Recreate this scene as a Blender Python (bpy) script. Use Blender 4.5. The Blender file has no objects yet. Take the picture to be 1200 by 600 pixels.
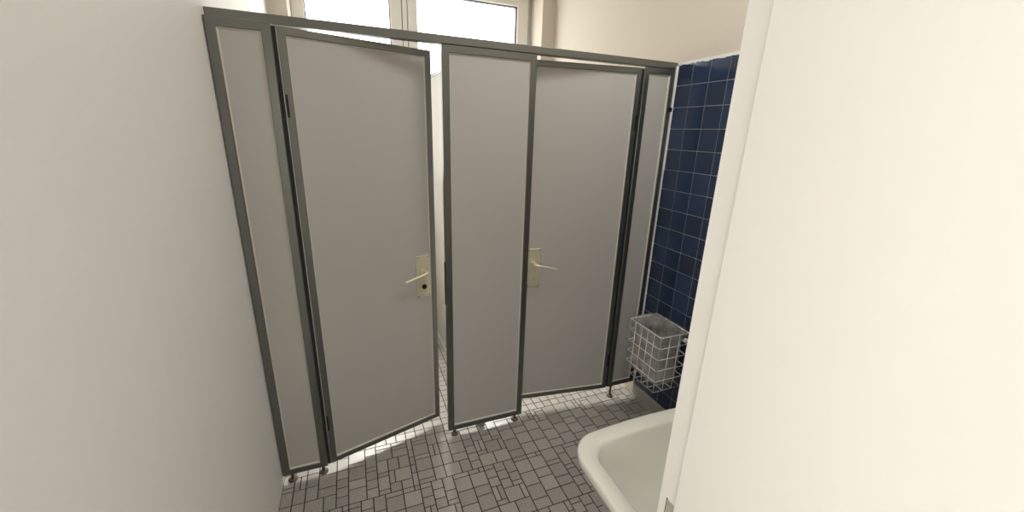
import bpy, bmesh, math, random
from mathutils import Vector, Matrix, noise
random.seed(7)
C = bpy.context.scene.collection
S = bpy.context.scene
PI = math.pi

# ------------------------------------------------------------------ camera
EYE = (0.0, 0.0, 1.63)
right = Vector((0.92999972, -0.36625532, 0.03094445))
up = Vector((0.08051798, 0.28514703, 0.95509582))
fwd = Vector((0.35863264, 0.88574726, -0.29467679))
cam = bpy.data.cameras.new('camera')
cam.sensor_fit = 'HORIZONTAL'; cam.sensor_width = 36.0
cam.lens = 466.616 / 1200 * 36.0
cam.clip_start = 0.01
co = bpy.data.objects.new('camera', cam); C.objects.link(co)
m = Matrix((right, up, -fwd)).transposed().to_4x4()
m.translation = EYE
co.matrix_world = m
S.camera = co

# ------------------------------------------------------------------ light
S.view_settings.view_transform = 'Standard'
S.view_settings.look = 'None'
S.view_settings.gamma = 1.0
S.view_settings.use_curve_mapping = False
S.view_settings.exposure = 0.0
W = bpy.data.worlds.new('sky'); S.world = W
W.use_nodes = True
bg = W.node_tree.nodes['Background']
bg.inputs['Color'].default_value = (1.0, 0.995, 0.985, 1)
bg.inputs['Strength'].default_value = 6.5

# added unseen fill light, above and in front of the doors
ll = bpy.data.lights.new('front_fill', 'AREA'); ll.shape = 'RECTANGLE'; ll.size = 0.9; ll.size_y = 0.4; ll.energy = 13.0; ll.color = (1.0, 0.985, 0.97)
lo_ = bpy.data.objects.new('front_fill', ll); C.objects.link(lo_); lo_.location = (1.1, 0.98, 2.86)
# second fill light, added out of view behind the photographer
lc = bpy.data.lights.new('corridor_fill', 'AREA'); lc.shape = 'RECTANGLE'; lc.size = 1.2; lc.size_y = 0.5; lc.energy = 13.0; lc.color = (1.0, 0.985, 0.97)
lco = bpy.data.objects.new('corridor_fill', lc); C.objects.link(lco); lco.location = (-0.5, -1.05, 2.66)
# hazy sun glow behind the cubicle window, high and broad
sl = bpy.data.lights.new('sun', 'SUN'); sl.energy = 20.0; sl.angle = math.radians(54); sl.color = (1.0, 0.96, 0.9)
so = bpy.data.objects.new('sun', sl); C.objects.link(so)
so.rotation_euler = Vector((-0.10, -math.cos(math.radians(48)), -math.sin(math.radians(48)))).to_track_quat('-Z', 'Y').to_euler()


def portal(name, loc, rot, sx, sy):
    l = bpy.data.lights.new(name, 'AREA'); l.shape = 'RECTANGLE'
    l.size = sx; l.size_y = sy; l.cycles.is_portal = True
    o = bpy.data.objects.new(name, l); C.objects.link(o)
    o.location = loc; o.rotation_euler = rot


portal('window_portal', (0.6, 3.62, 1.95), (-PI/2, 0, 0), 1.83, 1.54)

portal('fill_opening_portal', (-1.36, -0.70, 1.65), (0, -PI/2, 0), 0.9, 1.2)  # samples the sky through the added corridor opening

# ------------------------------------------------------------------ materials


def srgb(r, g, b):
    f = lambda c: (c/255/12.92) if c <= 10 else ((c/255+0.055)/1.055)**2.4
    return (f(r), f(g), f(b), 1)


def mat(name, col, rough=0.5, metal=0.0, spec=0.5, var=0.0, scale=30, bump=0.0, coat=0.0):
    M = bpy.data.materials.new(name); M.use_nodes = True
    nt = M.node_tree; b = nt.nodes['Principled BSDF']
    b.inputs['Base Color'].default_value = col
    b.inputs['Roughness'].default_value = rough
    b.inputs['Metallic'].default_value = metal
    b.inputs['Specular IOR Level'].default_value = spec
    if coat: b.inputs['Coat Weight'].default_value = coat; b.inputs['Coat Roughness'].default_value = 0.05
    if var or bump:
        tc = nt.nodes.new('ShaderNodeTexCoord'); n = nt.nodes.new('ShaderNodeTexNoise')
        n.inputs['Scale'].default_value = scale; n.inputs['Detail'].default_value = 5
        nt.links.new(tc.outputs['Object'], n.inputs['Vector'])
        if var:
            mx = nt.nodes.new('ShaderNodeMix'); mx.data_type = 'RGBA'
            mx.inputs[6].default_value = tuple(c*(1-var) for c in col[:3])+(1,)
            mx.inputs[7].default_value = tuple(min(1, c*(1+var)) for c in col[:3])+(1,)
            nt.links.new(n.outputs['Fac'], mx.inputs[0]); nt.links.new(mx.outputs[2], b.inputs['Base Color'])
        if bump:
            bp = nt.nodes.new('ShaderNodeBump'); bp.inputs['Strength'].default_value = bump
            bp.inputs['Distance'].default_value = 0.002
            nt.links.new(n.outputs['Fac'], bp.inputs['Height']); nt.links.new(bp.outputs['Normal'], b.inputs['Normal'])
    return M


def tile_mat(name, lo, hi, rough, bump, nscale, spec=0.5):
    """tiles of one mesh: tone differs from tile to tile, fine speckle inside a tile"""
    M = bpy.data.materials.new(name); M.use_nodes = True
    nt = M.node_tree; b = nt.nodes['Principled BSDF']; L = nt.links.new
    b.inputs['Roughness'].default_value = rough; b.inputs['Specular IOR Level'].default_value = spec
    g = nt.nodes.new('ShaderNodeNewGeometry'); tc = nt.nodes.new('ShaderNodeTexCoord')
    n = nt.nodes.new('ShaderNodeTexNoise'); n.inputs['Scale'].default_value = nscale; n.inputs['Detail'].default_value = 6
    L(tc.outputs['Object'], n.inputs['Vector'])
    mx = nt.nodes.new('ShaderNodeMix'); mx.data_type = 'RGBA'
    mx.inputs[6].default_value = lo; mx.inputs[7].default_value = hi
    ad = nt.nodes.new('ShaderNodeMath'); ad.operation = 'MULTIPLY_ADD'
    L(n.outputs['Fac'], ad.inputs[0]); ad.inputs[1].default_value = 1.0 if nscale > 50 else 0.7
    ml = nt.nodes.new('ShaderNodeMath'); ml.operation = 'MULTIPLY_ADD'
    L(g.outputs['Random Per Island'], ml.inputs[0]); ml.inputs[1].default_value = 0.22 if nscale > 50 else 0.7; ml.inputs[2].default_value = -0.11 if nscale > 50 else -0.2
    L(ml.outputs[0], ad.inputs[2]); L(ad.outputs[0], mx.inputs[0]); mx.clamp_factor = True
    L(mx.outputs[2], b.inputs['Base Color'])
    bp = nt.nodes.new('ShaderNodeBump'); bp.inputs['Strength'].default_value = bump; bp.inputs['Distance'].default_value = 0.001
    L(n.outputs['Fac'], bp.inputs['Height']); L(bp.outputs['Normal'], b.inputs['Normal'])
    return M


PLASTER = mat('cream_plaster', srgb(200, 190, 175), 0.85, var=0.02, scale=60, bump=0.15)
WHITEWALL = mat('white_wall_paint', srgb(240, 238, 232), 0.8, var=0.015, scale=50, bump=0.1)
CEIL = mat('ceiling_white', srgb(238, 236, 230), 0.9)
GROUT = mat('dark_grout', srgb(44, 41, 37), 0.9, var=0.1, scale=80)
WGROUT = mat('pale_grout', srgb(165, 172, 178), 0.8)
FLOORT = tile_mat('grey_mosaic', srgb(120, 117, 111), srgb(204, 199, 191), 0.27, 0.35, 170)
BACKT = tile_mat('lit_grey_mosaic', srgb(135, 131, 124), srgb(215, 210, 202), 0.27, 0.3, 170)  # same grey mosaic, made paler to paint in the brighter cubicle light
BLUET = tile_mat('navy_glazed_tile', srgb(30, 44, 66), srgb(44, 62, 94), 0.12, 0.08, 9)
BASE = mat('grey_cove_tile', srgb(160, 154, 146), 0.4, var=0.05)
CAULK = mat('white_caulk', srgb(225, 225, 222), 0.6, var=0.05, scale=120)
FRAME = mat('grey_aluminium', srgb(122, 124, 120), 0.3, metal=0.85, var=0.04, scale=200)
BEAD = mat('pale_glazing_bead', srgb(208, 204, 192), 0.5)
PANEL = mat('beige_grey_laminate', srgb(188, 185, 180), 0.27, var=0.015, scale=300, bump=0.04)
DIVID = mat('pale_gloss_laminate', srgb(214, 210, 202), 0.12, var=0.01)
STEEL = mat('champagne_steel', srgb(232, 225, 200), 0.42, metal=0.6, var=0.03, scale=300)
DARKST = mat('dark_metal', srgb(52, 48, 42), 0.4, metal=0.7)
FOOTM = mat('brown_foot', srgb(96, 84, 76), 0.4, metal=0.4)
RUBBER = mat('black_gasket', srgb(28, 28, 28), 0.7)
WFRAME = mat('white_window_frame', srgb(226, 223, 216), 0.4)
SILVER = mat('grey_cover_strip', srgb(178, 182, 186), 0.4, metal=0.3)
DOORW = mat('white_gloss_paint', srgb(242, 238, 230), 0.35, var=0.01, scale=40)
CERAM = mat('white_ceramic', srgb(222, 221, 210), 0.12, coat=0.5)
WIRE = mat('white_coated_wire', srgb(238, 238, 236), 0.35)
CHROME = mat('chrome', srgb(210, 210, 208), 0.12, metal=1.0)


def glass():
    M = bpy.data.materials.new('window_glass'); M.use_nodes = True
    nt = M.node_tree; nt.nodes.clear(); L = nt.links.new
    o = nt.nodes.new('ShaderNodeOutputMaterial'); mx = nt.nodes.new('ShaderNodeMixShader')
    t = nt.nodes.new('ShaderNodeBsdfTransparent'); g = nt.nodes.new('ShaderNodeBsdfGlossy')
    g.inputs['Roughness'].default_value = 0.02; t.inputs[0].default_value = (0.97, 0.98, 0.98, 1)
    mx.inputs[0].default_value = 0.06
    L(t.outputs[0], mx.inputs[1]); L(g.outputs[0], mx.inputs[2]); L(mx.outputs[0], o.inputs[0])
    return M


def plastic(lo=0.32, hi=0.72, name='clear_bag_film'):
    M = bpy.data.materials.new(name); M.use_nodes = True
    nt = M.node_tree; nt.nodes.clear(); L = nt.links.new
    o = nt.nodes.new('ShaderNodeOutputMaterial'); mx = nt.nodes.new('ShaderNodeMixShader')
    t = nt.nodes.new('ShaderNodeBsdfTransparent'); p = nt.nodes.new('ShaderNodeBsdfPrincipled')
    p.inputs['Base Color'].default_value = srgb(205, 200, 194); p.inputs['Roughness'].default_value = 0.2
    p.inputs['Transmission Weight'].default_value = 0.0
    t.inputs[0].default_value = (0.9, 0.9, 0.9, 1)
    n = nt.nodes.new('ShaderNodeTexNoise'); n.inputs['Scale'].default_value = 14; n.inputs['Detail'].default_value = 4
    tc = nt.nodes.new('ShaderNodeTexCoord'); L(tc.outputs['Object'], n.inputs['Vector'])
    r = nt.nodes.new('ShaderNodeMapRange'); r.inputs['From Min'].default_value = 0.35; r.inputs['From Max'].default_value = 0.7
    r.inputs['To Min'].default_value = lo; r.inputs['To Max'].default_value = hi
    L(n.outputs['Fac'], r.inputs['Value']); L(r.outputs[0], mx.inputs[0])
    L(t.outputs[0], mx.inputs[1]); L(p.outputs[0], mx.inputs[2]); L(mx.outputs[0], o.inputs[0])
    return M


GLASS = glass(); FILM = plastic(); THIN = plastic(0.12, 0.34, 'thin_bag_film')

# ------------------------------------------------------------------ helpers


def bx(bm, a, b, bev=0.0):
    r = bmesh.ops.create_cube(bm, size=1.0)
    vs = r['verts']
    for v in vs:
        v.co = Vector([(a[i]+b[i])/2 + v.co[i]*(b[i]-a[i]) for i in range(3)])
    if bev:
        es = list({e for v in vs for e in v.link_edges})
        bmesh.ops.bevel(bm, geom=es, offset=bev, segments=2, affect='EDGES', profile=0.5)


def tube(bm, pts, r, seg=10, cap=True):
    pts = [Vector(p) for p in pts]
    rr = r if isinstance(r, (list, tuple)) else [r]*len(pts)
    rings = []
    for i, p in enumerate(pts):
        d = (pts[min(i+1, len(pts)-1)] - pts[max(i-1, 0)]).normalized()
        ref = Vector((0, 0, 1)) if abs(d.z) < 0.9 else Vector((1, 0, 0))
        u = d.cross(ref).normalized(); v = d.cross(u)
        rings.append([bm.verts.new(p + (u*math.cos(2*PI*k/seg) + v*math.sin(2*PI*k/seg))*rr[i]) for k in range(seg)])
    for a, b in zip(rings, rings[1:]):
        for k in range(seg):
            bm.faces.new((a[k], a[(k+1) % seg], b[(k+1) % seg], b[k]))
    if cap:
        bm.faces.new(rings[0][::-1]); bm.faces.new(rings[-1])


def loft(bm, loops, close_top=False, close_bottom=False):
    R = [[bm.verts.new(p) for p in l] for l in loops]
    n = len(R[0])
    for a, b in zip(R, R[1:]):
        for k in range(n):
            bm.faces.new((a[k], a[(k+1) % n], b[(k+1) % n], b[k]))
    if close_bottom: bm.faces.new(R[0][::-1])
    if close_top: bm.faces.new(R[-1])


def obj(name, bm, material, parent=None, smooth=False, loc=None):
    bmesh.ops.recalc_face_normals(bm, faces=bm.faces)
    me = bpy.data.meshes.new(name); bm.to_mesh(me); bm.free()
    for mm in (material if isinstance(material, (list, tuple)) else [material]):
        me.materials.append(mm)
    o = bpy.data.objects.new(name, me); C.objects.link(o)
    if parent: o.parent = parent
    if loc: o.location = loc
    if smooth:
        for p in me.polygons: p.use_smooth = True
        if smooth != 'all':
            es = bmesh.new(); es.from_mesh(me)
            for e in es.edges:
                if len(e.link_faces) == 2 and e.calc_face_angle() > 0.7: e.smooth = False
            es.to_mesh(me); es.free()
    return o


def box(name, a, b, material, parent=None, bev=0.0):
    bm = bmesh.new(); bx(bm, a, b, bev); return obj(name, bm, material, parent)


def struct(o):
    o['kind'] = 'structure'; return o


def tag(o, label, cat, group=None):
    o['label'] = label; o['category'] = cat
    if group: o['group'] = group
    o['kind'] = 'thing'
    return o


def thing(name, label, cat, loc=(0, 0, 0), rotz=0, group=None):
    o = bpy.data.objects.new(name, None); C.objects.link(o)
    o.empty_display_size = 0.1
    o.location = loc; o.rotation_euler = (0, 0, rotz)
    return tag(o, label, cat, group)


# ------------------------------------------------------------------ the room
XL, XR = -0.42, 1.637          # left and right wall faces
YF, YP, YB = 0.380, 1.81, 3.28  # entrance wall, partition front, rear pier face
YW = 3.50                      # window plane
H = 2.90                       # ceiling

# floor: grout bed + tiles standing 1.5 mm proud, one mesh


def fill_sheet(n, rnd):
    g = [[0]*n for _ in range(n)]; out = []
    sizes = [(3, 3)]*14 + [(3, 2), (2, 3)]*5 + [(2, 2)]*4 + [(1, 3), (3, 1)] + [(1, 2), (2, 1)]
    for y in range(n):
        for x in range(n):
            if g[y][x]: continue
            ss = sizes[:]; rnd.shuffle(ss)
            for (w, h) in ss + [(1, 1)]:
                if x+w > n or y+h > n: continue
                if any(g[y+j][x+i] for i in range(w) for j in range(h)): continue
                # never leave a single cell hole on the right
                free = 0
                while x+w+free < n and not g[y][x+w+free]: free += 1
                if free == 1 and (w, h) != (1, 1) and rnd.random() < 0.8: continue
                for i in range(w):
                    for j in range(h): g[y+j][x+i] = 1
                out.append((x, y, w, h)); break
    return out


def flat_tile(bm, x0, y0, x1, y1, z0, z1, ch, mi):
    lo = [bm.verts.new(p) for p in ((x0, y0, z0), (x1, y0, z0), (x1, y1, z0), (x0, y1, z0))]
    hi = [bm.verts.new(p) for p in ((x0+ch, y0+ch, z1), (x1-ch, y0+ch, z1), (x1-ch, y1-ch, z1), (x0+ch, y1-ch, z1))]
    fs = [bm.faces.new(hi)]
    for k in range(4):
        fs.append(bm.faces.new((lo[k], lo[(k+1) % 4], hi[(k+1) % 4], hi[k])))
    for f in fs: f.material_index = mi


bm = bmesh.new()
bx(bm, (XL, 0.03, -0.12), (XR, YW, -0.0015))
U = 0.0265; NS = 12; YSEAM = 1.865
rnd = random.Random(11)
sheets = [fill_sheet(NS, rnd) for _ in range(5)]
sw = NS*U
j = 0.0021
ny = int((YSEAM+0.02)/sw)+2; nx = int((XR-XL)/sw)+2
for b in range(ny):
    for a in range(nx):
        ox = XL - 0.03 + a*sw; oy = YSEAM - (b+1)*sw
        for (x, y, w, h) in rnd.choice(sheets):
            x0, y0, x1, y1 = ox+x*U, oy+y*U, ox+(x+w)*U, oy+(y+h)*U
            x0 = max(x0, XL); x1 = min(x1, XR); y0 = max(y0, 0.03); y1 = min(y1, YSEAM)
            if x1-x0 < 0.006 or y1-y0 < 0.006: continue
            flat_tile(bm, x0+j, y0+j, x1-j, y1-j, -0.0015, 0, 0.0006, 1)
t2 = 2*U
for b in range(int((YW-YSEAM)/t2)+1):
    for a in range(int((XR-XL)/t2)+1):
        x0, y0 = XL+a*t2, YSEAM+b*t2
        x1, y1 = min(x0+t2, XR), min(y0+t2, YW)
        if x1-x0 < 0.006 or y1-y0 < 0.006: continue
        flat_tile(bm, x0+j, y0+j, x1-j, y1-j, -0.0015, 0, 0.0006, 2)
struct(obj('floor', bm, [GROUT, FLOORT, BACKT]))

struct(box('ceiling', (XL-0.15, 0.03, H), (XR+0.2, YW+0.2, H+0.12), CEIL))
struct(box('wall_left', (XL-0.15, 0.03, -0.12), (XL, YW+0.2, H), WHITEWALL))

# right wall: plaster body, navy tile cladding in front of the partition up to 2 m
bm = bmesh.new()
bx(bm, (XR, YF, -0.12), (XR+0.2, YW+0.2, H))
wr = struct(obj('wall_right', bm, PLASTER))
bm = bmesh.new()
TP = 0.1073; TY = 0.1085
bx(bm, (XR-0.0035, YF, 0.0), (XR, YP, 2.0))
for f in bm.faces: f.material_index = 1
k = 0
z1 = 2.0
while z1 > 0.02:
    z0 = max(z1-TP, 0.0)
    y1 = YP-0.004
    while y1 > YF+0.01:
        y0 = max(y1-TY, YF)
        # a tile facing -X
        ch = 0.0012; g = 0.0015
        lo = [bm.verts.new(p) for p in ((XR-0.0035, y0+g, z0+g), (XR-0.0035, y1-g, z0+g), (XR-0.0035, y1-g, z1-g), (XR-0.0035, y0+g, z1-g))]
        hi = [bm.verts.new(p) for p in ((XR-0.006, y0+g+ch, z0+g+ch), (XR-0.006, y1-g-ch, z0+g+ch), (XR-0.006, y1-g-ch, z1-g-ch), (XR-0.006, y0+g+ch, z1-g-ch))]
        bm.faces.new(hi)
        for q in range(4): bm.faces.new((lo[q], lo[(q+1) % 4], hi[(q+1) % 4], hi[q]))
        y1 -= TY
    z1 -= TP
o = obj('tile_cladding', bm, [BLUET, WGROUT], wr)
o['label'] = 'navy blue glazed wall tiles with pale joints'

# caulk bead down the corner and the ragged mortar line along the top of the tiles
bm = bmesh.new()
pts = []; rad = []
for i in range(60):
    z = 0.09 + i*(1.90/59)
    pts.append((XR-0.006, YP-0.004+0.0015*noise.noise((z*9, 3, 0)), z))
    rad.append(0.0042+0.003*max(0, noise.noise((z*7, 0, 5)))+(0.0035 if z > 1.45 else 0))
tube(bm, pts, rad, 8)
struct(obj('trim_1', bm, CAULK, smooth='all'))
bm = bmesh.new()
n = 90; lo = []; hi = []; lo2 = []; hi2 = []
for i in range(n+1):
    y = YF+0.005 + i*(YP-YF-0.012)/n
    dz = 0.006+0.010*max(0, noise.noise((y*22, 1, 1)))+0.004*noise.noise((y*60, 2, 0))
    lo.append((XR-0.0065, y, 1.999-dz)); hi.append((XR-0.0065, y, 2.006+0.003*noise.noise((y*30, 9, 0))))
for i in range(n):
    v = [bm.verts.new(p) for p in (lo[i], lo[i+1], hi[i+1], hi[i])]
    bm.faces.new(v)
bmesh.ops.remove_doubles(bm, verts=bm.verts, dist=1e-5)
r = bmesh.ops.extrude_face_region(bm, geom=bm.faces[:])
for v in r['geom']:
    if isinstance(v, bmesh.types.BMVert): v.co.x = XR
struct(obj('trim_2', bm, CAULK))

# skirting on the right wall
bm = bmesh.new()
prof = [(XR-0.022, 0.0), (XR-0.016, 0.012), (XR-0.0145, 0.03), (XR-0.014, 0.068), (XR-0.011, 0.078), (XR-0.005, 0.080), (XR-0.005, 0.0)]
loft(bm, [[(x, YF+0.02, z) for x, z in prof], [(x, YP-0.012, z) for x, z in prof]], True, True)
struct(obj('baseboard_right', bm, BASE))

# rear wall with the window opening: sill wall, piers, lintel and reveals
WX0, WX1 = -0.30, 1.512; WZ0, WZ1 = 1.18, 2.72
bm = bmesh.new()
bx(bm, (XL, YB, -0.1), (XR, YW+0.15, WZ0))
bx(bm, (XL, YB, WZ1), (XR, YW+0.15, H))
bx(bm, (XL, YB, WZ0), (WX0, YW+0.15, WZ1))
bx(bm, (1.524, YB, WZ0), (XR, YW+0.15, WZ1))
struct(obj('wall_back', bm, PLASTER))


def window(name, x0, x1, lw, rw, tall=True):
    y0, y1 = YW, YW+0.06
    z0, z1 = WZ0, WZ1; tw = 0.085
    bm = bmesh.new()
    for a, b in (((x0, y0, z0), (x0+lw, y1, z1)), ((x1-rw, y0, z0), (x1, y1, z1)),
                 ((x0+lw, y0, z0), (x1-rw, y1, z0+tw)), ((x0+lw, y0, z1-tw), (x1-rw, y1, z1))):
        bx(bm, a, b, 0.004)
    o = struct(obj(name, bm, WFRAME))
    g = 0.006
    bm = bmesh.new()
    for a, b in (((x0+lw, y0+0.012, z0+tw), (x0+lw+g, y1-0.01, z1-tw)), ((x1-rw-g, y0+0.012, z0+tw), (x1-rw, y1-0.01, z1-tw)),
                 ((x0+lw, y0+0.012, z0+tw), (x1-rw, y1-0.01, z0+tw+g)), ((x0+lw, y0+0.012, z1-tw-g), (x1-rw, y1-0.01, z1-tw))):
        bx(bm, a, b)
    obj('window_gasket', bm, RUBBER, o)
    box('window_pane', (x0+lw+0.002, y0+0.028, z0+tw+0.002), (x1-rw-0.002, y0+0.032, z1-tw-0.002), GLASS, o)
    return o


window('window_1', WX0, 0.452, 0.085, 0.084)
window('window_2', 0.497, 1.495, 0.066, 0.098)
t3 = struct(box('trim_3', (0.457, YW+0.002, WZ0), (0.492, YW+0.05, WZ1), WFRAME, bev=0.002))
box('rebate_shade', (0.452, YW+0.020, WZ0), (0.497, YW+0.048, WZ1), RUBBER, t3)  # black backing that paints shade into the gaps between the sashes
t3      # cover strip between the sashes
struct(box('trim_4', (1.495, YW+0.004, WZ0), (1.524, YW+0.05, WZ1), SILVER, bev=0.003))      # outer frame by the reveal
struct(box('trim_5', (WX0, YB-0.03, WZ0-0.025), (1.524, YW, WZ0), WFRAME, bev=0.004))         # inner sill board

# entrance wall with the doorway the photographer stands in
DX0, DX1, DZ = -0.415, 0.465, 2.06
bm = bmesh.new()
bx(bm, (DX1, 0.03, -0.1), (XR+0.2, YF, H))
bx(bm, (XL, 0.03, DZ), (DX1, YF, H))
struct(obj('wall_front', bm, PLASTER))
bm = bmesh.new()
jx = 0.450; st = 0.4425
prof = [(jx, 0.397), (0.52, 0.397), (0.52, YF), (DX1, YF), (DX1, 0.03), (0.52, 0.03), (0.52, 0.015), (st, 0.015), (st, 0.3585), (st+0.002, 0.3605), (jx, 0.3605)]
loft(bm, [[(x, y, 0.0) for x, y in prof], [(x, y, DZ) for x, y in prof]], True, True)
bx(bm, (XL, 0.015, DZ-0.02), (0.52, 0.397, DZ+0.05))
fr = struct(obj('door_1', bm, DOORW))
fr['label'] = 'white painted door frame at the right edge'
bm = bmesh.new()
bx(bm, (jx-0.0016, 0.3635, 0.84), (jx, 0.3800, 1.052), 0.0006)
o = obj('strike_plate', bm, mat('satin_steel', srgb(200, 194, 176), 0.45, metal=0.3), fr); o['label'] = 'steel strike plate'
bm = bmesh.new()
bx(bm, (jx-0.0022, 0.3660, 0.93), (jx-0.0012, 0.3775, 0.99)); bx(bm, (jx-0.0022, 0.3660, 0.87), (jx-0.0012, 0.3775, 0.91))
obj('strike_hole_shade', bm, DARKST, fr)  # dark slabs on the plate, painted as the shade inside its holes
box('strike_gap_shade', (jx-0.0010, 0.3798, 0.838), (jx-0.0002, 0.3816, 1.0535), DARKST, fr)  # dark strip standing in for the shade beside the plate

# corridor behind the doorway, where the photographer stands
CX0, CX1, CY0 = -1.3, 2.1, -1.5
struct(box('floor', (CX0, CY0, -0.12), (CX1, 0.03, -0.002), BASE))
struct(box('ceiling', (CX0, CY0, H-0.2), (CX1, 0.03, H), CEIL))
bm = bmesh.new()
bx(bm, (CX0-0.12, CY0-0.12, -0.12), (CX1+0.12, CY0, H)); bx(bm, (CX0-0.12, CY0, -0.12), (CX0, 0.12, 1.2)); bx(bm, (CX0-0.12, CY0, 2.1), (CX0, 0.12, H))   # unseen opening added at the corridor's end to light the door jamb
bx(bm, (CX0-0.12, CY0, 1.2), (CX0, -1.3, 2.1)); bx(bm, (CX0-0.12, -0.1, 1.2), (CX0, 0.12, 2.1)); bx(bm, (CX1, CY0, -0.12), (CX1+0.12, 0.03, H))
bx(bm, (CX0-0.12, 0.03, -0.12), (XL-0.15, 0.15, H))
struct(obj('wall_corridor', bm, WHITEWALL))

# ------------------------------------------------------------------ partition pieces


def frame_parts(root, x0, x1, z0, z1, y0=0.0, th=0.030, fw=0.032, split=None):
    """aluminium frame with slanted pale beads and an inset laminate board; local coordinates"""
    bm = bmesh.new()
    o_ = [(x0, z0), (x1, z0), (x1, z1), (x0, z1)]
    i_ = [(x0+fw, z0+fw), (x1-fw, z0+fw), (x1-fw, z1-fw), (x0+fw, z1-fw)]
    c = 0.0025
    oc = [(x0+c, z0+c), (x1-c, z0+c), (x1-c, z1-c), (x0+c, z1-c)]
    ic = [(x0+fw-c, z0+fw-c), (x1-fw+c, z0+fw-c), (x1-fw+c, z1-fw+c), (x0+fw-c, z1-fw+c)]
    L = lambda ps, y: [(x, y, z) for x, z in ps]
    loft(bm, [L(i_, y0+c), L(ic, y0), L(oc, y0), L(o_, y0+c), L(o_, y0+th-c), L(oc, y0+th), L(ic, y0+th), L(i_, y0+th-c), L(i_, y0+c)])
    bmesh.ops.remove_doubles(bm, verts=bm.verts, dist=1e-6)
    obj('frame', bm, FRAME, root)
    # bead: slanted strip from the frame lip down to the board
    b = 0.005; d0 = y0+0.003; d1 = y0+0.009
    j_ = [(x0+fw+b, z0+fw+b), (x1-fw-b, z0+fw+b), (x1-fw-b, z1-fw-b), (x0+fw+b, z1-fw-b)]
    bm = bmesh.new()
    loft(bm, [L(i_, d1), L(i_, d0), L(j_, d1-0.0005), L(j_, d1), L(i_, d1)])
    bmesh.ops.remove_doubles(bm, verts=bm.verts, dist=1e-6)
    obj('glazing_bead', bm, BEAD, root)
    box('panel', (x0+fw-0.004, y0+0.009, z0+fw-0.004), (x1-fw+0.004, y0+th-0.006, z1-fw+0.004), PANEL, root)


def foot(root, x, y, ztop):
    bm = bmesh.new()
    prof = [(0.021, 0.0), (0.021, 0.004), (0.017, 0.008), (0.0085, 0.011), (0.0075, 0.016), (0.0075, ztop+0.002)]
    seg = 18
    loft(bm, [[(x+r*math.cos(2*PI*k/seg), y+r*math.sin(2*PI*k/seg), z) for k in range(seg)] for r, z in prof], True, True)
    obj('foot', bm, FOOTM, root, smooth=True)


RZ0, RZ1 = 1.975, 2.007
bm = bmesh.new(); bx(bm, (XL, YP-0.002, RZ0), (XR-0.007, YP+0.036, RZ1), 0.002)
tag(obj('header_rail', bm, FRAME), 'long grey aluminium rail running along the top of the cubicle fronts', 'rail')

mp = thing('partition_panel', 'narrow fixed beige grey panel between the two cubicle doors', 'partition', (0.607, YP, 0), 0, 'fixed cubicle panels')
frame_parts(mp, 0.389-0.607, 0.826-0.607, 0.035, RZ0)
foot(mp, 0.425-0.607, 0.014, 0.035); foot(mp, 0.788-0.607, 0.014, 0.035)
# black rubber door stops on the latch edge
box('door_buffer', (0.386-0.607, 0.006, 0.80), (0.389-0.607, 0.022, 1.02), RUBBER, mp)

rp = thing('partition_panel', 'slim fixed grey panel between the closed right door and the blue tiled wall', 'partition', (1.53, YP, 0), 0, 'fixed cubicle panels')
frame_parts(rp, 1.4285-1.53, 1.627-1.53, 0.082, RZ0)
foot(rp, 1.462-1.53, 0.014, 0.082)
box('door_seal', (1.4180-1.53, 0.010, 0.085), (1.4290-1.53, 0.018, 1.965), RUBBER, rp)
bm = bmesh.new(); bx(bm, (1.606-1.53, -0.010, 1.765), (1.628-1.53, 0.002, 1.787), 0.002)
o = obj('wall_bracket', bm, DARKST, rp); o['label'] = 'small dark bracket'

lp = thing('partition_panel', 'slim fixed grey panel between the white left wall and the ajar left door', 'partition', (-0.32, YP-0.04, 0), 0, 'fixed cubicle panels')
frame_parts(lp, XL+0.003+0.32, -0.222+0.32, 0.040, RZ0)
box('door_seal', (-0.2226+0.32, 0.008, 0.045), (-0.2092+0.32, 0.014, 1.965), RUBBER, lp)
foot(lp, -0.245+0.32, 0.014, 0.040); foot(lp, XL+0.04+0.32, 0.014, 0.040)

# divider between the cubicles, glossy, on a low rail
dv = thing('divider_panel', 'glossy pale divider seen through the gap beside the left door', 'partition', (0.585, 2.5, 0))
bm = bmesh.new(); bx(bm, (-0.018, YP+0.034-2.5, 0.03), (0.018, YB-0.004-2.5, 1.975)); obj('panel', bm, DIVID, dv)
bm = bmesh.new(); bx(bm, (-0.022, YP+0.036-2.5, 1.974), (0.022, YB-0.004-2.5, 2.0), 0.002); obj('top_rail', bm, FRAME, dv)
bm = bmesh.new(); bx(bm, (-0.024, YP+0.034-2.5, 0.0), (0.024, YB-0.004-2.5, 0.035), 0.003); obj('bottom_rail', bm, BEAD, dv)

# ------------------------------------------------------------------ the two doors


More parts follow.
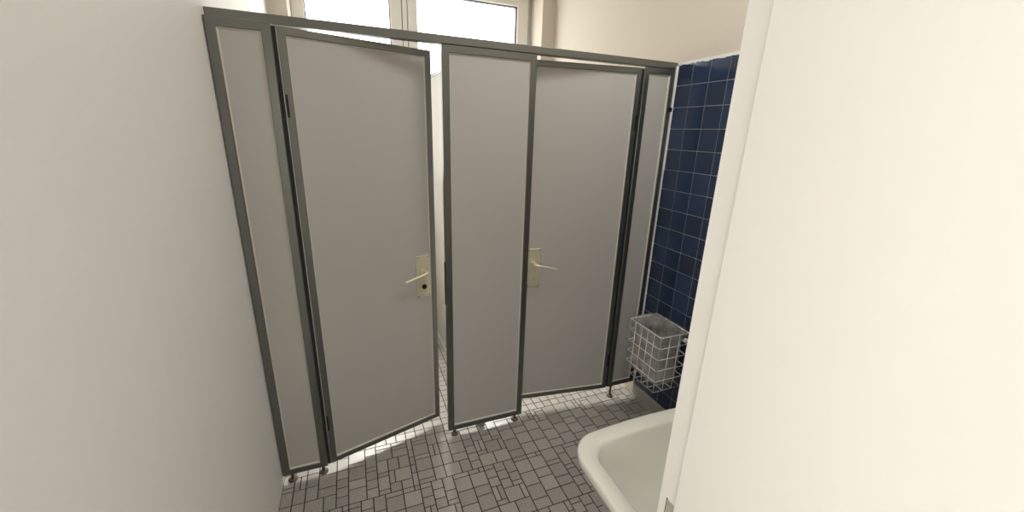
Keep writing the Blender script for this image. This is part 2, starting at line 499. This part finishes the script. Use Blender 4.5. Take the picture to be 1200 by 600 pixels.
def lock(root, sx, u, z):
    """lock plate at local x = sx*u; lever points back towards the hinge"""
    X = lambda v: sx*v
    bm = bmesh.new()
    a, b = sorted((X(u-0.039), X(u+0.037)))
    bx(bm, (a, 0.0015, z-0.112), (b, 0.0105, z+0.112), 0.003)
    pl = obj('lock_plate', bm, STEEL, root)
    pv = u+0.0; pz = z+0.030
    bm = bmesh.new()
    tube(bm, [(X(pv), 0.003, pz), (X(pv), -0.004, pz)], 0.013, 16)
    tube(bm, [(X(pv), -0.003, pz), (X(pv), -0.034, pz), (X(pv-0.003), -0.044, pz-0.0006), (X(pv-0.012), -0.048, pz-0.002), (X(pv-0.06), -0.048, pz-0.013), (X(pv-0.117), -0.046, pz-0.026)],
         [0.0095, 0.009, 0.0088, 0.008, 0.0072, 0.006], 12)
    lv = obj('lever_handle', bm, STEEL, pl, smooth=True)
    bm = bmesh.new()
    tube(bm, [(X(pv), 0.003, z-0.055), (X(pv), -0.003, z-0.055)], 0.0125, 18)
    bx(bm, (X(pv)-0.003, -0.012, z-0.064), (X(pv)+0.003, -0.002, z-0.046), 0.001)
    tn = obj('thumb_turn', bm, DARKST if sx > 0 else STEEL, pl, smooth=True)  # left turn in darker metal, its dark reflection put into the colour
    for dx in (-0.030, 0.028):
        for dz in (-0.104, 0.104):
            bm = bmesh.new(); tube(bm, [(X(u+dx), 0.003, z+dz), (X(u+dx), 0.0002, z+dz)], 0.0028, 10)
            obj('screw', bm, DARKST, pl)


def cubicle_door(label, loc, ang, sx, z0, z1):
    d = thing('cubicle_door', label, 'door', (loc[0], loc[1], 0), ang, 'cubicle doors')
    a, b = sorted((0.004*sx, 0.600*sx))
    frame_parts(d, a, b, z0, z1, 0.0, 0.030, 0.028)
    lock(d, sx, 0.531, 0.922)
    for hz in (0.28, 1.70):
        bm = bmesh.new(); tube(bm, [(0.010*sx, 0.001, hz-0.04), (0.010*sx, 0.001, hz+0.04)], 0.0045, 12)
        obj('hinge', bm, DARKST, d, smooth=True)
    return d


cubicle_door('left cubicle door standing ajar, with an open gap at its right edge', (-0.209, 1.773), math.atan2(1.937-1.773, 0.357+0.209), 1, 0.045, 1.966)
cubicle_door('right cubicle door nearly shut, its lock plate tucked behind the narrow panel', (1.419, 1.813), math.atan2(-0.076, 0.583), -1, 0.078, 1.966)

# ------------------------------------------------------------------ wire bin on the wall
BX0, BX1, BY0, BY1, BZ0, BZ1 = 1.435, 1.625, 1.432, 1.682, 0.300, 0.630
bk = thing('wire_basket', 'white wire grid basket hung on the blue tiled wall', 'waste basket', ((BX0+BX1)/2, (BY0+BY1)/2, BZ0))
ox, oy, oz = bk.location
w_ = 0.0024


def grid(name, P, nu, nv, lu=True):
    bm = bmesh.new()
    A, B, Cc, D = [Vector(p)-Vector((ox, oy, oz)) for p in P]    # A->B u, A->D v
    for i in range(nu+1):
        t = i/nu; tube(bm, [A.lerp(B, t), D.lerp(Cc, t)], w_, 6)
    for i in range(nv+1):
        t = i/nv; tube(bm, [A.lerp(D, t), B.lerp(Cc, t)], w_, 6)
    obj(name, bm, WIRE, bk, smooth='all')


grid('front_grid', ((BX0, BY0, BZ0), (BX0, BY1, BZ0), (BX0, BY1, BZ1), (BX0, BY0, BZ1)), 5, 5)
grid('back_grid', ((BX1, BY0, BZ0), (BX1, BY1, BZ0), (BX1, BY1, BZ1), (BX1, BY0, BZ1)), 5, 5)
grid('side_grid', ((BX0, BY0, BZ0), (BX1, BY0, BZ0), (BX1, BY0, BZ1), (BX0, BY0, BZ1)), 3, 5)
grid('side_grid', ((BX0, BY1, BZ0), (BX1, BY1, BZ0), (BX1, BY1, BZ1), (BX0, BY1, BZ1)), 3, 5)
grid('bottom_grid', ((BX0, BY0, BZ0), (BX1, BY0, BZ0), (BX1, BY1, BZ0), (BX0, BY1, BZ0)), 3, 5)
bm = bmesh.new()
c = [Vector(p)-Vector((ox, oy, oz)) for p in ((BX0, BY0, BZ1), (BX1, BY0, BZ1), (BX1, BY1, BZ1), (BX0, BY1, BZ1))]
for i in range(4): tube(bm, [c[i], c[(i+1) % 4]], 0.0033, 8)
obj('rim', bm, WIRE, bk, smooth='all')
bm = bmesh.new()
bm.free()
for y in (BY0+0.06, BY1-0.06):
    bm = bmesh.new()
    tube(bm, [(BX1-ox, y-oy, BZ1-oz-0.004), (XR-0.007-ox, y-oy, BZ1-oz-0.004)], 0.004, 8)
    obj('wall_hook', bm, WIRE, bk, smooth='all')

# clear bag: crumpled sack inside, cuff folded out over the rim, knot on the near side
def rrect(hx, hy, r, n):
    pts = []
    for i in range(n):
        t = 2*PI*i/n
        cx, sy_ = math.cos(t), math.sin(t)
        e = 0.35
        pts.append((hx*math.copysign(abs(cx)**e, cx), hy*math.copysign(abs(sy_)**e, sy_)))
    return pts


def sack(levels, amp, seed, n=72):
    ls = []
    for (sx_, sy_, z, cuff) in levels:
        l = []
        for (x, y) in rrect(sx_, sy_, 0, n):
            d = noise.noise((x*24+seed, y*24, z*17))*amp + noise.noise((x*55+seed, y*55, z*40))*amp*0.5
            l.append((x*(1+d/0.09*0.6), y*(1+d/0.12*0.6), z+d*0.6))
        ls.append(l)
    return ls


bag = thing('bin_liner', 'clear crumpled plastic bag lining the white wire basket', 'bag', (ox, oy, BZ0+0.006))
hx, hy = (BX1-BX0)/2, (BY1-BY0)/2
lv = [(0.02, 0.03, 0.012), (0.055, 0.08, 0.012), (hx-0.016, hy-0.018, 0.022)]
lv += [(hx-0.012, hy-0.014, 0.03+0.02*i) for i in range(14)]
lv += [(hx-0.006, hy-0.006, 0.318), (hx-0.003, hy-0.003, 0.331)]
bm = bmesh.new()
loft(bm, sack([(a, b, z, 0) for a, b, z in lv], 0.020, 3), False, True)
obj('sack', bm, FILM, bag, smooth='all')
bm = bmesh.new()
cl = [(hx-0.003, hy-0.003, 0.331), (hx+0.004, hy+0.005, 0.334), (hx+0.009, hy+0.009, 0.325), (hx+0.008, hy+0.009, 0.305), (hx+0.0075, hy+0.009, 0.285)]
ls = sack([(a, b, z, 0) for a, b, z in cl], 0.004, 9)
ls = [[(min(x, hx+0.002), y, z) for x, y, z in l] for l in ls]
loft(bm, ls)
obj('cuff', bm, THIN, bag, smooth='all')
bm = bmesh.new()
kn = [(0.045, -hy-0.011, 0.297), (0.052, -hy-0.018, 0.300), (0.060, -hy-0.021, 0.296), (0.066, -hy-0.016, 0.290), (0.070, -hy-0.012, 0.286)]
tube(bm, kn, [0.003, 0.011, 0.013, 0.010, 0.003], 10)
o = obj('knot', bm, mat('white_plastic_knot', srgb(222, 218, 212), 0.4), bag, smooth='all')

# ------------------------------------------------------------------ wash basin on the entrance wall
BCX, BHW = 0.765, 0.268      # centre x, half width
Y0 = YF+0.001; DEP = 0.402
bs = thing('wash_basin', 'white ceramic wash basin mounted beside the doorway, lower right', 'basin', (BCX, Y0, 0.82))


def basin_loop(hw, y0, y1, r0, r1, bow, z, n=14):
    """outline seen from above: square-ish at the wall (y0), rounded corners r1 and a bowed front at y1"""
    P = []
    def arc(cx, cy, r, a0, a1):
        for i in range(n+1):
            a = a0+(a1-a0)*i/n
            P.append([cx+r*math.cos(a), cy+r*math.sin(a), z])
    arc(hw-r0, y0+r0, r0, -PI/2, 0)
    arc(hw-r1, y1-r1, r1, 0, PI/2)
    for i in range(1, 12):
        P.append([(hw-r1)*(1-2*i/12), y1, z])
    arc(-hw+r1, y1-r1, r1, PI/2, PI)
    arc(-hw+r0, y0+r0, r0, PI, 1.5*PI)
    for p in P:
        t = max(0.0, (p[1]-y0)/(y1-y0))
        p[1] += bow*(1-(p[0]/hw)**2)*t
        s = 1-0.035*(1-t)*0  # sides straight
        p[0] *= s
    return [tuple(p) for p in P]


L = []
L.append(basin_loop(0.10, 0.00, 0.20, 0.02, 0.08, 0.01, -0.19))
L.append(basin_loop(0.17, 0.00, 0.29, 0.02, 0.10, 0.012, -0.165))
L.append(basin_loop(0.225, 0.00, 0.345, 0.02, 0.10, 0.014, -0.11))
L.append(basin_loop(0.250, 0.00, DEP-0.030, 0.02, 0.09, 0.015, -0.055))
L.append(basin_loop(BHW-0.004, 0.00, DEP-0.010, 0.02, 0.082, 0.016, -0.030))
L.append(basin_loop(BHW, 0.00, DEP-0.006, 0.02, 0.080, 0.016, -0.020))
L.append(basin_loop(BHW, 0.00, DEP-0.006, 0.02, 0.080, 0.016, -0.006))
L.append(basin_loop(BHW-0.002, 0.002, DEP-0.008, 0.02, 0.078, 0.016, -0.0015))
L.append(basin_loop(BHW-0.006, 0.004, DEP-0.012, 0.02, 0.076, 0.016, 0.000))
L.append(basin_loop(BHW-0.024, 0.05, DEP-0.030, 0.03, 0.066, 0.015, -0.001))
L.append(basin_loop(BHW-0.041, 0.10, DEP-0.047, 0.05, 0.056, 0.014, -0.0025))
L.append(basin_loop(BHW-0.046, 0.105, DEP-0.052, 0.05, 0.053, 0.014, -0.005))
L.append(basin_loop(BHW-0.049, 0.108, DEP-0.055, 0.05, 0.052, 0.013, -0.011))
L.append(basin_loop(BHW-0.057, 0.116, DEP-0.063, 0.05, 0.05, 0.012, -0.035))
L.append(basin_loop(BHW-0.075, 0.130, DEP-0.080, 0.05, 0.05, 0.010, -0.070))
L.append(basin_loop(BHW-0.100, 0.145, DEP-0.105, 0.05, 0.05, 0.008, -0.110))
L.append(basin_loop(BHW-0.150, 0.170, DEP-0.145, 0.04, 0.04, 0.004, -0.132))
L.append(basin_loop(0.03, 0.20, 0.232, 0.012, 0.012, 0.0, -0.142))
bm = bmesh.new(); loft(bm, L, True, True)
o = obj('bowl', bm, CERAM, bs, smooth='all')
bm = bmesh.new()
seg = 20
loft(bm, [[(r*math.cos(2*PI*k/seg), 0.216+r*math.sin(2*PI*k/seg), z) for k in range(seg)] for r, z in ((0.026, -0.142), (0.026, -0.137), (0.02, -0.136), (0.016, -0.139), (0.004, -0.140))], True, False)
o = obj('drain', bm, CHROME, bs, smooth=True)
